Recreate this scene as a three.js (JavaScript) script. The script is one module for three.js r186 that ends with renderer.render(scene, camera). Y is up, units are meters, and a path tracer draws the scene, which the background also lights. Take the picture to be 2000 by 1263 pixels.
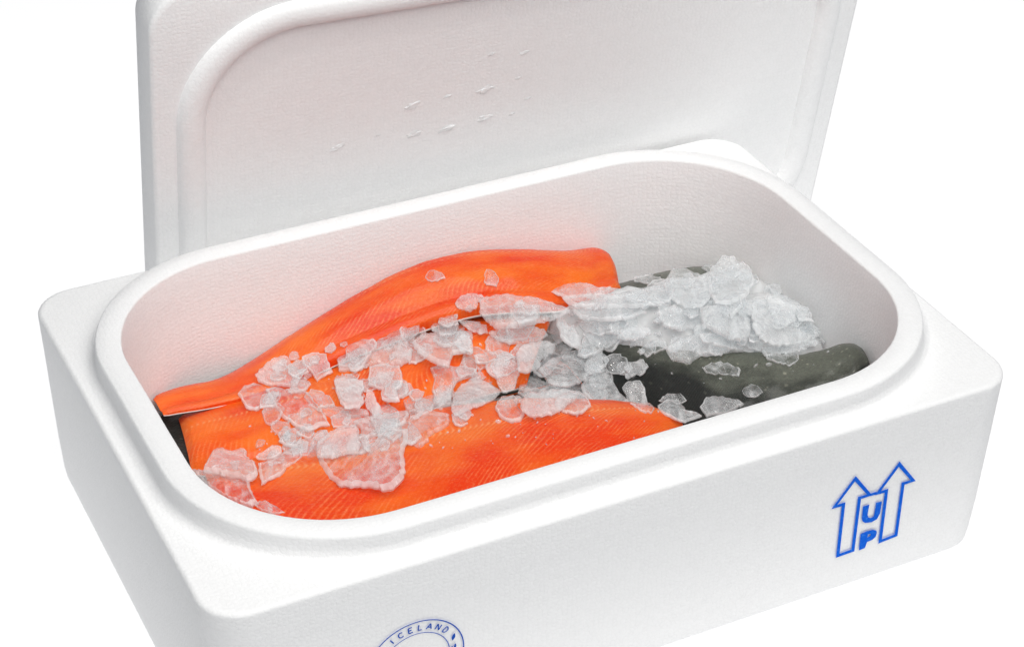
import * as THREE from 'three';
import { mergeGeometries, mergeVertices, toCreasedNormals } from 'three/addons/utils/BufferGeometryUtils.js';
import { ImprovedNoise } from 'three/addons/math/ImprovedNoise.js';
import { MeshBVH, acceleratedRaycast } from 'three-mesh-bvh';
import { RectAreaLightUniformsLib } from 'three/addons/lights/RectAreaLightUniformsLib.js';

// ------------------------------------------------------------------ camera, light, exposure
const V = (x, y, z) => new THREE.Vector3(x, y, z);
const scene = new THREE.Scene();
const F = 4081.8;                                   // focal length in photo pixels (photo 2000 x 1263)
const camera = new THREE.PerspectiveCamera(2 * Math.atan(631.5 / F) * 180 / Math.PI, 1024 / 646, 0.05, 50);
const RIGHT = V(0.8952916, 0.0156947, 0.445204), UP = V(0.2360913, 0.8307737, -0.5040595), BACK = V(-0.3777748, 0.556389, 0.7400793);
camera.position.set(-0.3771917, 0.6649739, 0.7370523);
camera.quaternion.setFromRotationMatrix(new THREE.Matrix4().makeBasis(RIGHT, UP, BACK));
camera.updateMatrixWorld();

const renderer = new THREE.WebGLRenderer();
renderer.toneMapping = THREE.LinearToneMapping;
renderer.toneMappingExposure = 0.93;
renderer.shadowMap.enabled = true;
RectAreaLightUniformsLib.init();
scene.background = new THREE.Color().setRGB(0.135, 0.147, 0.168);      // the dim, slightly cool studio around the added glowing surface

const key = new THREE.RectAreaLight(new THREE.Color().setRGB(1, 0.985, 0.96), 4.2, 1.2, 1.2);   // softbox above, a little in front and to the right
key.name = 'softbox_light'; key.position.set(-0.02, 1.2, 0.62); key.lookAt(0, 0.08, 0); scene.add(key);
const lamp = new THREE.RectAreaLight(new THREE.Color().setRGB(1, 0.97, 0.92), 125, 0.06, 0.06);                             // small lamp beside it that makes the wet ice sparkle
lamp.name = 'small_lamp_light'; lamp.position.set(-0.5, 1.15, 0.25); lamp.lookAt(0, 0.08, 0); scene.add(lamp);

// ------------------------------------------------------------------ helpers
let seed = 1234567;
const rnd = () => { seed = (seed + 0x6D2B79F5) | 0; let t = Math.imul(seed ^ (seed >>> 15), 1 | seed); t = (t + Math.imul(t ^ (t >>> 7), 61 | t)) ^ t; return ((t ^ (t >>> 14)) >>> 0) / 4294967296; };
const N = new ImprovedNoise();
const fbm = (x, y, z, o = 4) => { let s = 0, a = 0.5; for (let i = 0; i < o; i++) { s += a * N.noise(x, y, z); x *= 2.03; y *= 2.03; z *= 2.03; a *= 0.5; } return s; };
const mix = (a, b, t) => a + (b - a) * t, clamp = (x, a = 0, b = 1) => Math.min(b, Math.max(a, x));
const smooth = (x, a, b) => { const t = clamp((x - a) / (b - a)); return t * t * (3 - 2 * t); };
const rayDir = (px, py) => RIGHT.clone().multiplyScalar((px - 1000) / F).addScaledVector(UP, (631.5 - py) / F).addScaledVector(BACK, -1).normalize();
const atY = (px, py, y) => { const d = rayDir(px, py); return camera.position.clone().addScaledVector(d, (y - camera.position.y) / d.y); };
const creased = (g, a) => { g.scale(1000, 1000, 1000); const q = toCreasedNormals(g, a); q.scale(0.001, 0.001, 0.001); return q; };   // the addon joins vertices in steps of 0.01 units
const taken = {};
function tag(o, label, category, group, kind) {
  if (label) o.userData.label = label; if (category) o.userData.category = category;
  if (group) o.userData.group = group; if (kind) o.userData.kind = kind; return o;
}
function named(name) { const k = taken[name] = (taken[name] ?? -1) + 1; return k ? `${name}_${String(k).padStart(3, '0')}` : name; }
function mesh(name, g, m, parent = scene) {
  const o = new THREE.Mesh(g, m); o.name = parent === scene ? named(name) : name; o.castShadow = o.receiveShadow = true; parent.add(o); return o;
}
function group(name) { const o = new THREE.Group(); o.name = named(name); scene.add(o); return o; }
function tex(w, h, f, srgb = false) {
  const d = new Uint8Array(w * h * 4);
  for (let y = 0; y < h; y++) for (let x = 0; x < w; x++) { const c = f(x, y), i = (y * w + x) * 4; d[i] = clamp(c[0]) * 255; d[i + 1] = clamp(c[1]) * 255; d[i + 2] = clamp(c[2]) * 255; d[i + 3] = 255; }
  const t = new THREE.DataTexture(d, w, h); t.wrapS = t.wrapT = THREE.RepeatWrapping; t.magFilter = THREE.LinearFilter; t.minFilter = THREE.LinearMipmapLinearFilter; t.generateMipmaps = true;
  if (srgb) t.colorSpace = THREE.SRGBColorSpace; t.needsUpdate = true; return t;
}

// ------------------------------------------------------------------ materials
// foam: fused beads, tile of 60 mm
function beadTexture() {
  const S = 768, cells = 25, pts = [];
  for (let j = 0; j < cells; j++) for (let i = 0; i < cells; i++) pts.push([(i + 0.15 + 0.7 * rnd()) / cells, (j + 0.15 + 0.7 * rnd()) / cells, rnd()]);
  return tex(S, S, (x, y) => {
    const u = x / S, v = y / S, ci = Math.floor(u * cells), cj = Math.floor(v * cells); let d1 = 9, d2 = 9, t = 0;
    for (let dj = -1; dj <= 1; dj++) for (let di = -1; di <= 1; di++) {
      const q = pts[((cj + dj + cells) % cells) * cells + (ci + di + cells) % cells];
      let dx = Math.abs(u - q[0]); dx = Math.min(dx, 1 - dx); let dy = Math.abs(v - q[1]); dy = Math.min(dy, 1 - dy);
      const d = Math.hypot(dx, dy) * cells; if (d < d1) { d2 = d1; d1 = d; t = q[2]; } else if (d < d2) d2 = d;
    }
    const e = smooth(d2 - d1, 0, 0.7), h = 0.35 + 0.3 * e + 0.2 * t + 0.2 * N.noise(u * 110, v * 110, 3.3);
    return [h, h, h];
  });
}
const bead = beadTexture();
const beadTone = tex(768, 768, (x, y) => { const i = (y * 768 + x) * 4, h = bead.image.data[i] / 255, k = 1 - 0.014 * smooth(0.62 - h, 0, 0.35) - 0.012 * (fbm(x * 0.02, y * 0.02, 6, 3) + 0.3); return [k, k, k]; }, true); beadTone.repeat.set(1 / 0.06, 1 / 0.06);   // beads a shade apart, their seams a little grey
const foam = new THREE.MeshPhysicalMaterial({ color: new THREE.Color().setRGB(0.938, 0.94, 0.941), roughness: 0.7, specularIntensity: 0.5, bumpMap: bead, bumpScale: 0.00022, map: beadTone });
foam.name = 'expanded_foam';
bead.repeat.set(1 / 0.06, 1 / 0.06);
const worn = tex(256, 256, (x, y) => { const a = smooth(fbm(x * 0.11, y * 0.11, 3, 3) + 0.5 * N.noise(x * 0.5, y * 0.5, 1), 0.05, 0.5); return [mix(0.055, 0.3, a), mix(0.385, 0.56, a), mix(0.87, 0.93, a)]; }, true); worn.repeat.set(1 / 0.05, 1 / 0.05);
const ink = new THREE.MeshPhysicalMaterial({ map: worn, roughness: 0.8, specularIntensity: 0.15 }); ink.name = 'blue_ink';
const stampInk = new THREE.MeshPhysicalMaterial({ color: 0x2456b6, roughness: 0.8, specularIntensity: 0.15 }); stampInk.name = 'stamp_ink';

// flesh of a fillet: u along, v across
function fleshMaterial(s, L, opt = {}) {
  const W = 1024, H = 384, o = { slant: 0.35, red: 0.5, pins: 0.35, ...opt };
  const t = tex(W, H, (x, y) => {
    const u = x / W * L, v = y / H, w = v - o.pins;
    const wob = 0.0007 * N.noise(u * 90 + s, v * 11, 1.7) + 0.005 * N.noise(u * 10 + s, v * 2, 8.1);
    const phase = (u + wob + o.slant * (Math.abs(w) * 0.062 + 0.004 * N.noise(v * 3, s, 1))) / (0.0040 + 0.0006 * N.noise(s, v * 2, u * 9));
    const stripe = Math.pow(0.5 + 0.5 * Math.cos(phase * 2 * Math.PI), 3) * (0.12 + 0.88 * smooth(fbm(u * 34 + s, v * 6, 4.4), -0.2, 0.3)) * (0.6 + 0.4 * N.noise(u * 300, v * 30, s));
    const big = fbm(u * 22 + s, v * 4, 2.2), fine = fbm(u * 400, v * 60 + s, 7), grain = N.noise(u * 1400, v * 190, s);
    const red = clamp(0.5 + 1.5 * big + (o.red - 0.5) + (o.edge ?? 0) * (1 - smooth(v, 0.1, 0.4)) + (o.below ?? 0) * smooth(w, 0.02, 0.12));
    let c = [mix(0.92, 0.81, red), mix(0.165, 0.046, red), mix(0.014, 0.004, red)];
    const lite = clamp(0.5 * stripe + 0.24 * fine + 0.16 * grain);
    c = [mix(c[0], 0.95, lite), mix(c[1], 0.42, lite), mix(c[2], 0.16, lite)];
    const pin = Math.exp(-((w / 0.016) ** 2)) * Math.pow(0.5 + 0.5 * Math.cos(phase * 2 * Math.PI), 2) * 0.5;
    c = [mix(c[0], 0.95, pin), mix(c[1], 0.5, pin), mix(c[2], 0.22, pin)];
    return c.map((q) => q <= 0.0031308 ? 12.92 * q : 1.055 * q ** (1 / 2.4) - 0.055);
  }, true);
  const b = tex(W, H, (x, y) => {
    const u = x / W * L, v = y / H, w = v - o.pins;
    const wob = 0.0007 * N.noise(u * 90 + s, v * 11, 1.7) + 0.005 * N.noise(u * 10 + s, v * 2, 8.1);
    const phase = (u + wob + o.slant * (Math.abs(w) * 0.062 + 0.004 * N.noise(v * 3, s, 1))) / (0.0040 + 0.0006 * N.noise(s, v * 2, u * 9));
    const h = 0.5 + 0.05 * Math.cos(phase * 2 * Math.PI) + 0.35 * fbm(u * 300, v * 50, s + 3) + 0.22 * N.noise(u * 1100, v * 150, s); return [h, h, h];
  });
  const m = new THREE.MeshPhysicalMaterial({ map: t, roughness: 0.33, specularIntensity: 0.4, bumpMap: b, bumpScale: 0.0006, clearcoat: 0.22, clearcoatRoughness: 0.1 });
  m.name = 'salmon_flesh'; return m;
}
// skin: dark back and left end, olive flank, pale pigment spots
function skinMaterial(s, dark, pale) {
  const W = 1024, H = 384, spots = [];
  for (let i = 0; i < 90; i++) spots.push([rnd(), rnd(), 0.004 + 0.006 * rnd(), 0.4 + 0.6 * rnd()]);
  const map = tex(W, H, (x, y) => {
    const u = x / W, v = y / H, big = fbm(u * 9 + s, v * 5, 3), fine = fbm(u * 120, v * 45, s), g = N.noise(u * 420, v * 150, 5);
    const back = smooth(v * 0.8 + 0.55 * (1 - u) + 0.3 * big, 0.42, 0.82);               // back nearly black, flank olive; also darker towards the left end
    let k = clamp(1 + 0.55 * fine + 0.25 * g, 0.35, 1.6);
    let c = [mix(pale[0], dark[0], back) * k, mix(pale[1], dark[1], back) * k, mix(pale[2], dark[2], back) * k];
    for (const q of spots) { const d = Math.hypot((u - q[0]) * 2.6, v - q[1]) / (q[2] * 2.4); if (d < 1) { const a = q[3] * 0.75 * smooth(1 - d, 0, 0.7) * (1 - 0.8 * back); c = [mix(c[0], 0.42, a), mix(c[1], 0.42, a), mix(c[2], 0.33, a)]; } }
    return c.map((q) => q <= 0.0031308 ? 12.92 * q : 1.055 * q ** (1 / 2.4) - 0.055);
  }, true);
  const b = tex(512, 256, (x, y) => { const r = y % 8, i = (x + (Math.floor(y / 8) % 2) * 4) % 8, d = Math.hypot(i - 4, r - 4) / 5.2, h = clamp(1 - d * d) * 0.7 + 0.3 * N.noise(x * 0.07, y * 0.07, s); return [h, h, h]; });
  b.repeat.set(2, 2);
  const m = new THREE.MeshPhysicalMaterial({ map, roughness: 0.32, specularIntensity: 0.6, bumpMap: b, bumpScale: 0.0005, clearcoat: 0.45, clearcoatRoughness: 0.18 });
  m.name = 'fish_skin'; return m;
}
const underSkin = new THREE.MeshPhysicalMaterial({ color: new THREE.Color().setRGB(0.72, 0.66, 0.62), roughness: 0.35 }); underSkin.name = 'pale_skin_edge';
// ice: milky with frosted relief
const frost = tex(512, 512, (x, y) => { const u = x / 512 * 2 * Math.PI, v = y / 512 * 2 * Math.PI, a = Math.cos(u), b = Math.sin(u), c = Math.cos(v), d = Math.sin(v);
  const h = 0.5 + 0.55 * fbm(a * 3 + 9 + c * 1.3, b * 3 + d * 2.1, c * 3 + d * 1.7, 4) + 0.35 * N.noise(a * 14 + d * 5, b * 14 + c * 6, c * 14 + 2); return [h, h, h]; });
frost.repeat.set(1 / 0.03, 1 / 0.03);
const cloudy = tex(512, 512, (x, y) => { const u = x / 512 * 2 * Math.PI, v = y / 512 * 2 * Math.PI, a = Math.cos(u), b = Math.sin(u), c = Math.cos(v), d = Math.sin(v);   // air trapped in the ice
  const n = fbm(a * 2 + 3 + c, b * 2 + d * 1.4, c * 2 + d, 5), f = N.noise(a * 20 + d * 4, b * 20 + c * 5, c * 20 + d * 3), h = clamp(0.93 + 0.45 * n - 0.18 * smooth(f, 0.25, 0.5)); return [h, h, h]; });
cloudy.repeat.set(1 / 0.06, 1 / 0.06);
const iceMats = [[0.78, 0.1], [0.87, 0.07], [0.95, 0.05], [0.2, 0.22], [0.66, 0.25]].map(([tr, ro], i) => {
  const m = new THREE.MeshPhysicalMaterial({ color: new THREE.Color().setRGB(0.975, 0.985, 0.99), transmission: tr, transmissionMap: cloudy, roughness: ro, ior: 1.31, thickness: 0, bumpMap: frost, bumpScale: 0.00006, specularIntensity: 1 });
  m.name = ['frosted_ice', 'milky_ice', 'clear_ice', 'white_ice', 'fractured_ice_edge'][i]; return m;
});

// ------------------------------------------------------------------ white surface the box stands on, its glow added to wash out shadows
const glow = 0.93;
{
  const m = new THREE.MeshStandardMaterial({ color: new THREE.Color().setRGB(0.25, 0.25, 0.25), roughness: 0.8, emissive: 0xffffff, emissiveIntensity: glow }); m.name = 'white_with_added_glow';
  const t = mesh('glowing_white_surface', new THREE.BoxGeometry(2.2, 0.02, 2.2), m); t.position.set(0.55, -0.011, -0.82);
  tag(t, 'plain white surface under the foam box with added glow', 'table', null, 'structure');
  const l = new THREE.RectAreaLight(0xffffff, glow * 0.05, 2.16, 2.16); l.name = 'added_surface_glow'; l.position.set(0.55, -0.0005, -0.82); l.lookAt(0.55, 5, -0.82); scene.add(l);  // added upward light that goes with the surface glow
}

// ------------------------------------------------------------------ foam box
// ring of a rounded rectangle, seen from above, with the same number of points for every ring
const CN = 20;
function ring(a, b, R, y, EX = 24, EZ = 16) {
  const p = [], corners = [[a - R, b - R, 0], [-(a - R), b - R, 1], [-(a - R), -(b - R), 2], [a - R, -(b - R), 3]];
  corners.forEach(([cx, cz, s], k) => {
    for (let i = 0; i <= CN; i++) { const t = (s + i / CN) * Math.PI / 2; p.push([cx + R * Math.cos(t), y, cz + R * Math.sin(t)]); }
    const n = corners[(k + 1) % 4], e = [n[0] + R * Math.cos((s + 1) * Math.PI / 2), n[1] + R * Math.sin((s + 1) * Math.PI / 2)], q = p[p.length - 1], c = k % 2 ? EZ : EX;
    for (let i = 1; i < c; i++) p.push([mix(q[0], e[0], i / c), y, mix(q[2], e[1], i / c)]);
  });
  p.push(p[0].slice()); return p;
}
function strips(rings, capStart, capEnd) {
  const pos = [], uv = [], idx = [], n = rings[0].length; let v = 0;
  const ref = rings[0].map((q) => q), arc = [0]; for (let i = 1; i < n; i++) arc.push(arc[i - 1] + Math.hypot(ref[i][0] - ref[i - 1][0], ref[i][2] - ref[i - 1][2]));
  rings.forEach((r, k) => {
    if (k) { let s = 0; for (let i = 0; i < n; i++) s += Math.hypot(r[i][0] - rings[k - 1][i][0], r[i][1] - rings[k - 1][i][1], r[i][2] - rings[k - 1][i][2]); v += s / n; }
    let own = 0; r.forEach((q, i) => { if (i) own += Math.hypot(q[0] - r[i - 1][0], q[2] - r[i - 1][2]); pos.push(...q); uv.push(own, v); });
  });
  for (let k = 0; k + 1 < rings.length; k++) for (let i = 0; i + 1 < n; i++) { const a = k * n + i, b = a + 1, c = a + n, d = c + 1; idx.push(a, c, b, b, c, d); }
  const cap = (k, flip) => { const base = pos.length / 3, r = rings[k]; let c = [0, 0, 0]; r.forEach((q) => { c = c.map((s, j) => s + q[j] / n); }); pos.push(...c); uv.push(c[0], c[2]); r.forEach((q) => { pos.push(...q); uv.push(q[0], q[2]); });
    for (let i = 1; i < n; i++) flip ? idx.push(base, base + i, base + i + 1) : idx.push(base, base + i + 1, base + i); };
  if (capStart) cap(0, true); if (capEnd) cap(rings.length - 1, false);
  const g = new THREE.BufferGeometry(); g.setAttribute('position', new THREE.Float32BufferAttribute(pos, 3)); g.setAttribute('uv', new THREE.Float32BufferAttribute(uv, 2)); g.setIndex(idx);
  return g;
}
// lay the bead texture on each face from the side it looks to, in metres
function boxUV(g) {
  const p = g.attributes.position, uv = g.attributes.uv, a = V(0, 0, 0), b = V(0, 0, 0), c = V(0, 0, 0), n = V(0, 0, 0);
  for (let i = 0; i < p.count; i += 3) {
    a.fromBufferAttribute(p, i); b.fromBufferAttribute(p, i + 1); c.fromBufferAttribute(p, i + 2); n.crossVectors(b.clone().sub(a), c.clone().sub(a));
    const x = Math.abs(n.x), y = Math.abs(n.y), z = Math.abs(n.z);
    [a, b, c].forEach((q, k) => y > x && y > z ? uv.setXY(i + k, q.x, q.z) : x > z ? uv.setXY(i + k, q.z + 0.31, q.y) : uv.setXY(i + k, q.x + 0.17, q.y));
  }
  return g;
}
const HL = 0.2, HB = 0.1316, HY = 0.1031, AI = 0.1772, BI = 0.1091, RI = 0.068, RW = 0.0122, RY = HY + 0.0116, FLOOR = 0.02;
const zFront = (y) => HB - 0.00235 * (1 - y / HY);
function boxGeometry() {
  const r = [], out = (d, y, R = 0.019) => r.push(ring(HL - d, HB - d, R, y)), rim = (d, y) => r.push(ring(AI + d, BI + d, RI + d, y));
  out(0.0105, 0.0002, 0.014); out(0.0062, 0.0015, 0.016); out(0.0035, 0.005, 0.018); out(0.0027, 0.011, 0.019);
  for (let i = 1; i <= 5; i++) out(0.00235 * (1 - i / 5), mix(0.011, HY - 0.0022, i / 5));
  for (let i = 1; i <= 6; i++) { const t = i / 6 * Math.PI / 2; out(0.0022 * (1 - Math.cos(t)), HY - 0.0022 * (1 - Math.sin(t)), 0.019); }
  out(0.0027, HY, 0.019);
  rim(RW + 0.0062, HY); rim(RW + 0.0055, HY + 0.00005); rim(RW + 0.0026, HY + 0.0005); rim(RW + 0.0012, HY + 0.0022); rim(RW + 0.0006, HY + 0.006); rim(RW + 0.0002, RY - 0.0016); rim(RW - 0.0002, RY - 0.0005); rim(RW - 0.0009, RY);
  rim(RW * 0.5, RY + 0.0002); rim(0.0009, RY); rim(0.0002, RY - 0.0004); rim(0, RY - 0.0014);
  for (let i = 1; i <= 6; i++) { const t = i / 6; r.push(ring(AI - 0.003 * t, BI - 0.003 * t, RI - 0.003 * t, mix(RY - 0.0014, FLOOR + 0.012, t))); }
  r.push(ring(AI - 0.006, BI - 0.006, RI - 0.006, FLOOR + 0.004)); r.push(ring(AI - 0.014, BI - 0.014, RI - 0.014, FLOOR));
  const g = strips(r, true, true);
  // hand-made unevenness of the foam: a few tenths of a millimetre
  const p = g.attributes.position; for (let i = 0; i < p.count; i++) { const x = p.getX(i), y = p.getY(i), z = p.getZ(i); if (y > 0.012) { p.setX(i, x + 0.00025 * fbm(x * 22, y * 22, z * 22, 2)); p.setZ(i, z + 0.00025 * fbm(z * 22 + 7, x * 22, y * 22, 2)); } }
  g.computeVertexNormals(); return boxUV(creased(g, 0.9));
}
const box = tag(group('foam_box'), 'open white foam fish box with a raised rim and blue printed marks', 'box');
const body = mesh('body', boxGeometry(), foam, box);
// where the cavity ends at height y
function keepIn(p, gap = 0.0012) {
  const t = clamp((RY - p.y) / (RY - FLOOR)), a = AI - 0.0034 * t - gap, b = BI - 0.0034 * t - gap, R = RI - 0.0034 * t - gap, cx = a - R, cz = b - R;
  if (p.y > RY) return p;
  const dx = Math.abs(p.x) - cx, dz = Math.abs(p.z) - cz, sx = Math.sign(p.x), sz = Math.sign(p.z);
  if (dx > 0 && dz > 0) { const d = Math.hypot(dx, dz); if (d > R) { p.x = sx * (cx + dx * R / d); p.z = sz * (cz + dz * R / d); } }
  else { p.x = clamp(p.x, -a, a); p.z = clamp(p.z, -b, b); }
  return p;
}

// ---- printed marks on the front wall (flat ink, a hair proud of the foam)
const onFront = (px, py) => { const d = rayDir(px, py); let z = HB, q; for (let i = 0; i < 4; i++) { q = camera.position.clone().addScaledVector(d, (z - camera.position.z) / d.z); z = zFront(q.y); } return [q.x, q.y]; };
function printed(shapes) {
  const g = new THREE.ShapeGeometry(shapes, 8), p = g.attributes.position, n = [];
  for (let i = 0; i < p.count; i++) { p.setZ(i, zFront(p.getY(i)) + 0.0006); n.push(0, -0.02, 1); }
  g.setAttribute('normal', new THREE.Float32BufferAttribute(n, 3)); return g;
}
const poly = (pts) => new THREE.Shape(pts.map((q) => new THREE.Vector2(q[0], q[1])));
const C4 = (list) => list.map(([x, y]) => onFront(1580 + x / 4.857, 860 + y / 4.857));
function band(pts, w) {                                 // closed mitred outline of width w as a shape with a hole
  const n = pts.length, side = (s) => pts.map((q, i) => {
    const a = pts[(i + n - 1) % n], b = pts[(i + 1) % n], d1 = new THREE.Vector2(q[0] - a[0], q[1] - a[1]).normalize(), d2 = new THREE.Vector2(b[0] - q[0], b[1] - q[1]).normalize();
    const n1 = new THREE.Vector2(-d1.y, d1.x), n2 = new THREE.Vector2(-d2.y, d2.x), m = n1.clone().add(n2).normalize(), l = Math.min(1.9, 1 / Math.max(0.3, m.dot(n1)));
    return [q[0] + s * m.x * l * w / 2, q[1] + s * m.y * l * w / 2];
  });
  const A = poly(side(1)), B = poly(side(-1)), out = Math.abs(THREE.ShapeUtils.area(A.getPoints())) > Math.abs(THREE.ShapeUtils.area(B.getPoints())) ? [A, B] : [B, A];
  out[0].holes.push(out[1]); return out[0];
}
{
  const L = C4([[270, 1085], [325, 597], [238, 622], [437, 355], [572, 508], [477, 538], [413, 1035]]);
  const R = C4([[672, 950], [733, 468], [650, 492], [853, 218], [985, 372], [890, 402], [823, 890]]);
  const U = C4([[510, 618], [570, 600], [553, 700], [560, 723], [585, 727], [612, 712], [622, 660], [635, 582], [690, 568], [672, 682], [642, 738], [590, 768], [530, 775], [505, 760], [498, 732]]);
  const Pl = C4([[487, 880], [545, 852], [605, 838], [636, 846], [642, 868], [630, 905], [600, 933], [548, 955], [528, 1012], [470, 1035]]), hole = C4([[556, 884], [583, 878], [578, 900], [551, 908]]);
  const P = poly(Pl); P.holes.push(poly(hole));
  tag(mesh('arrow_print', printed([band(L, 0.0019), band(R, 0.0019)]), ink, box), 'two outlined blue arrows pointing up');
  const c = C4([[583, 492], [640, 476], [632, 504], [575, 520]]);
  mesh('bar_print', printed([poly(c)]).translate(0, 0, 0.00012), ink, box);
  tag(mesh('letter_print', printed([poly(U), P]), ink, box), 'blue letters UP between the arrows');
}
{
  const cx = -0.11106, cy = 0.0476, circle = (r, w) => { const s = new THREE.Shape(); s.absellipse(cx, cy, r + w / 2, r + w / 2, 0, Math.PI * 2); const h = new THREE.Path(); h.absellipse(cx, cy, r - w / 2, r - w / 2, 0, Math.PI * 2); s.holes.push(h); return s; };
  const g = [circle(0.0228, 0.00058), circle(0.0161, 0.0004)].map((s) => { const q = new THREE.ShapeGeometry(s, 64), p = q.attributes.position; for (let i = 0; i < p.count; i++) p.setZ(i, zFront(p.getY(i)) + 0.0006); q.computeVertexNormals(); return q; });
  tag(mesh('stamp_ring_print', mergeGeometries(g), stampInk, box), 'round blue stamp of two rings');
  // lettering between the rings: strokes on a 0..1 cell
  const glyph = { I: [[[0.5, 0], [0.5, 1]]], C: [[[0.92, 0.84], [0.7, 1], [0.4, 1], [0.14, 0.75], [0.1, 0.4], [0.25, 0.08], [0.55, 0], [0.88, 0.12]]], E: [[[0.85, 1], [0.18, 1], [0.18, 0], [0.88, 0]], [[0.18, 0.52], [0.72, 0.52]]], L: [[[0.2, 1], [0.2, 0], [0.85, 0]]],
    A: [[[0.02, 0], [0.5, 1], [0.98, 0]], [[0.2, 0.34], [0.8, 0.34]]], N: [[[0.12, 0], [0.12, 1], [0.88, 0], [0.88, 1]]], D: [[[0.14, 0], [0.14, 1], [0.5, 1], [0.85, 0.75], [0.88, 0.3], [0.6, 0], [0.14, 0]]] };
  const pos = [], add = (a, b, w) => { const d = new THREE.Vector2(b[0] - a[0], b[1] - a[1]), l = d.length(); d.divideScalar(l); const nx = -d.y * w / 2, ny = d.x * w / 2, q = [[a[0] + nx, a[1] + ny], [a[0] - nx, a[1] - ny], [b[0] - nx, b[1] - ny], [b[0] + nx, b[1] + ny]]; for (const k of [0, 1, 2, 0, 2, 3]) pos.push(q[k][0], q[k][1], zFront(q[k][1]) + 0.0006 + pos.length * 1e-9); };
  const word = 'ICELAND', a0 = 124, a1 = 43, hgt = 0.0029, wid = 0.0026;
  [...word].forEach((ch, i) => {
    const ang = mix(a0, a1, i / (word.length - 1)) * Math.PI / 180, er = [Math.cos(ang), Math.sin(ang)], et = [Math.sin(ang), -Math.cos(ang)], r0 = 0.0179;
    const at = ([x, y]) => { const t = (x - 0.5) * wid, r = r0 + y * hgt; return [cx + er[0] * r + et[0] * t, cy + er[1] * r + et[1] * t]; };
    for (const line of glyph[ch]) for (let k = 1; k < line.length; k++) add(at(line[k - 1]), at(line[k]), 0.00062);
  });
  const leaf = (ang, r, len, turn) => { const c = [cx + Math.cos(ang) * r, cy + Math.sin(ang) * r], m = 10; for (let i = 0; i < m; i++) { const t0 = i / m, t1 = (i + 1) / m, s = (t) => { const w = Math.sin(Math.PI * t) * len * 0.2, x = (t - 0.5) * len; return [[x, w], [x, -w]].map(([a, b]) => [c[0] + Math.cos(turn) * a - Math.sin(turn) * b, c[1] + Math.sin(turn) * a + Math.cos(turn) * b]); }; const A = s(t0), B = s(t1); for (const q of [A[0], A[1], B[1], A[0], B[1], B[0]]) pos.push(q[0], q[1], zFront(q[1]) + 0.0006); } };
  leaf(0.40, 0.0194, 0.0042, 1.35); leaf(0.06, 0.0167, 0.0036, 0.95); leaf(0.1, 0.0188, 0.003, 1.5); leaf(-0.2, 0.0194, 0.004, 1.2);
  const t = new THREE.BufferGeometry(); t.setAttribute('position', new THREE.Float32BufferAttribute(pos, 3)); t.computeVertexNormals();
  tag(mesh('stamp_lettering_print', t, stampInk, box), 'the word ICELAND and small leaf marks inside the stamp');
}

// ------------------------------------------------------------------ foam lid leaning on the back of the box
const LID = new THREE.Matrix4().makeBasis(V(0.9989647, -0.0113021, 0.0440647), V(0.004474, 0.9883586, 0.1520765), V(-0.0452705, -0.1517219, 0.987386));
LID.setPosition(0.0704651, HY, -HB - 0.0075);
const lid = tag(group('foam_cover'), 'white foam lid with a raised ridge, standing tilted behind the box', 'cover');
const VB = -0.1016, VT = 0.1497, vc = (VB + VT) / 2, vh = (VT - VB) / 2;
lid.applyMatrix4(LID);
{
  const up = (g) => { g.rotateX(Math.PI / 2); g.translate(0, vc, 0); return g; };        // ring axis y -> lid normal z (towards the box)
  const r = [], R = (d, z) => r.push(ring(0.2 - d, vh - d, 0.024, z, 20, 14));
  R(0.004, -0.026); R(0.0012, -0.0252); R(0, -0.023); R(0, -0.012); R(0, -0.0022); R(0.0008, -0.0006); R(0.0026, 0); R(0.03, 0); R(0.06, 0);
  const g = strips(r, true, true); up(g); g.computeVertexNormals();
  mesh('panel', boxUV(creased(g, 0.8)), foam, lid);
  const q = [], Q = (d, z) => q.push(ring(0.188 - d, vh - 0.0155 - d, 0.064 - d, z, 20, 14));
  [[0, -0.0005], [0.0004, 0.0012], [0.0018, 0.0034], [0.0042, 0.0048], [0.0075, 0.0054], [0.0108, 0.005], [0.0132, 0.0036], [0.0146, 0.0012], [0.015, -0.0005]].forEach(([d, z]) => Q(d, z));
  const h = strips(q, false, false); up(h); h.computeVertexNormals();
  mesh('ridge', boxUV(creased(h, 1.0)), foam, lid);
}

// ------------------------------------------------------------------ fish
const curve = (pts) => new THREE.CatmullRomCurve3(pts.map(([x, y, h]) => atY(x, y, h)), false, 'centripetal');
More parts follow.
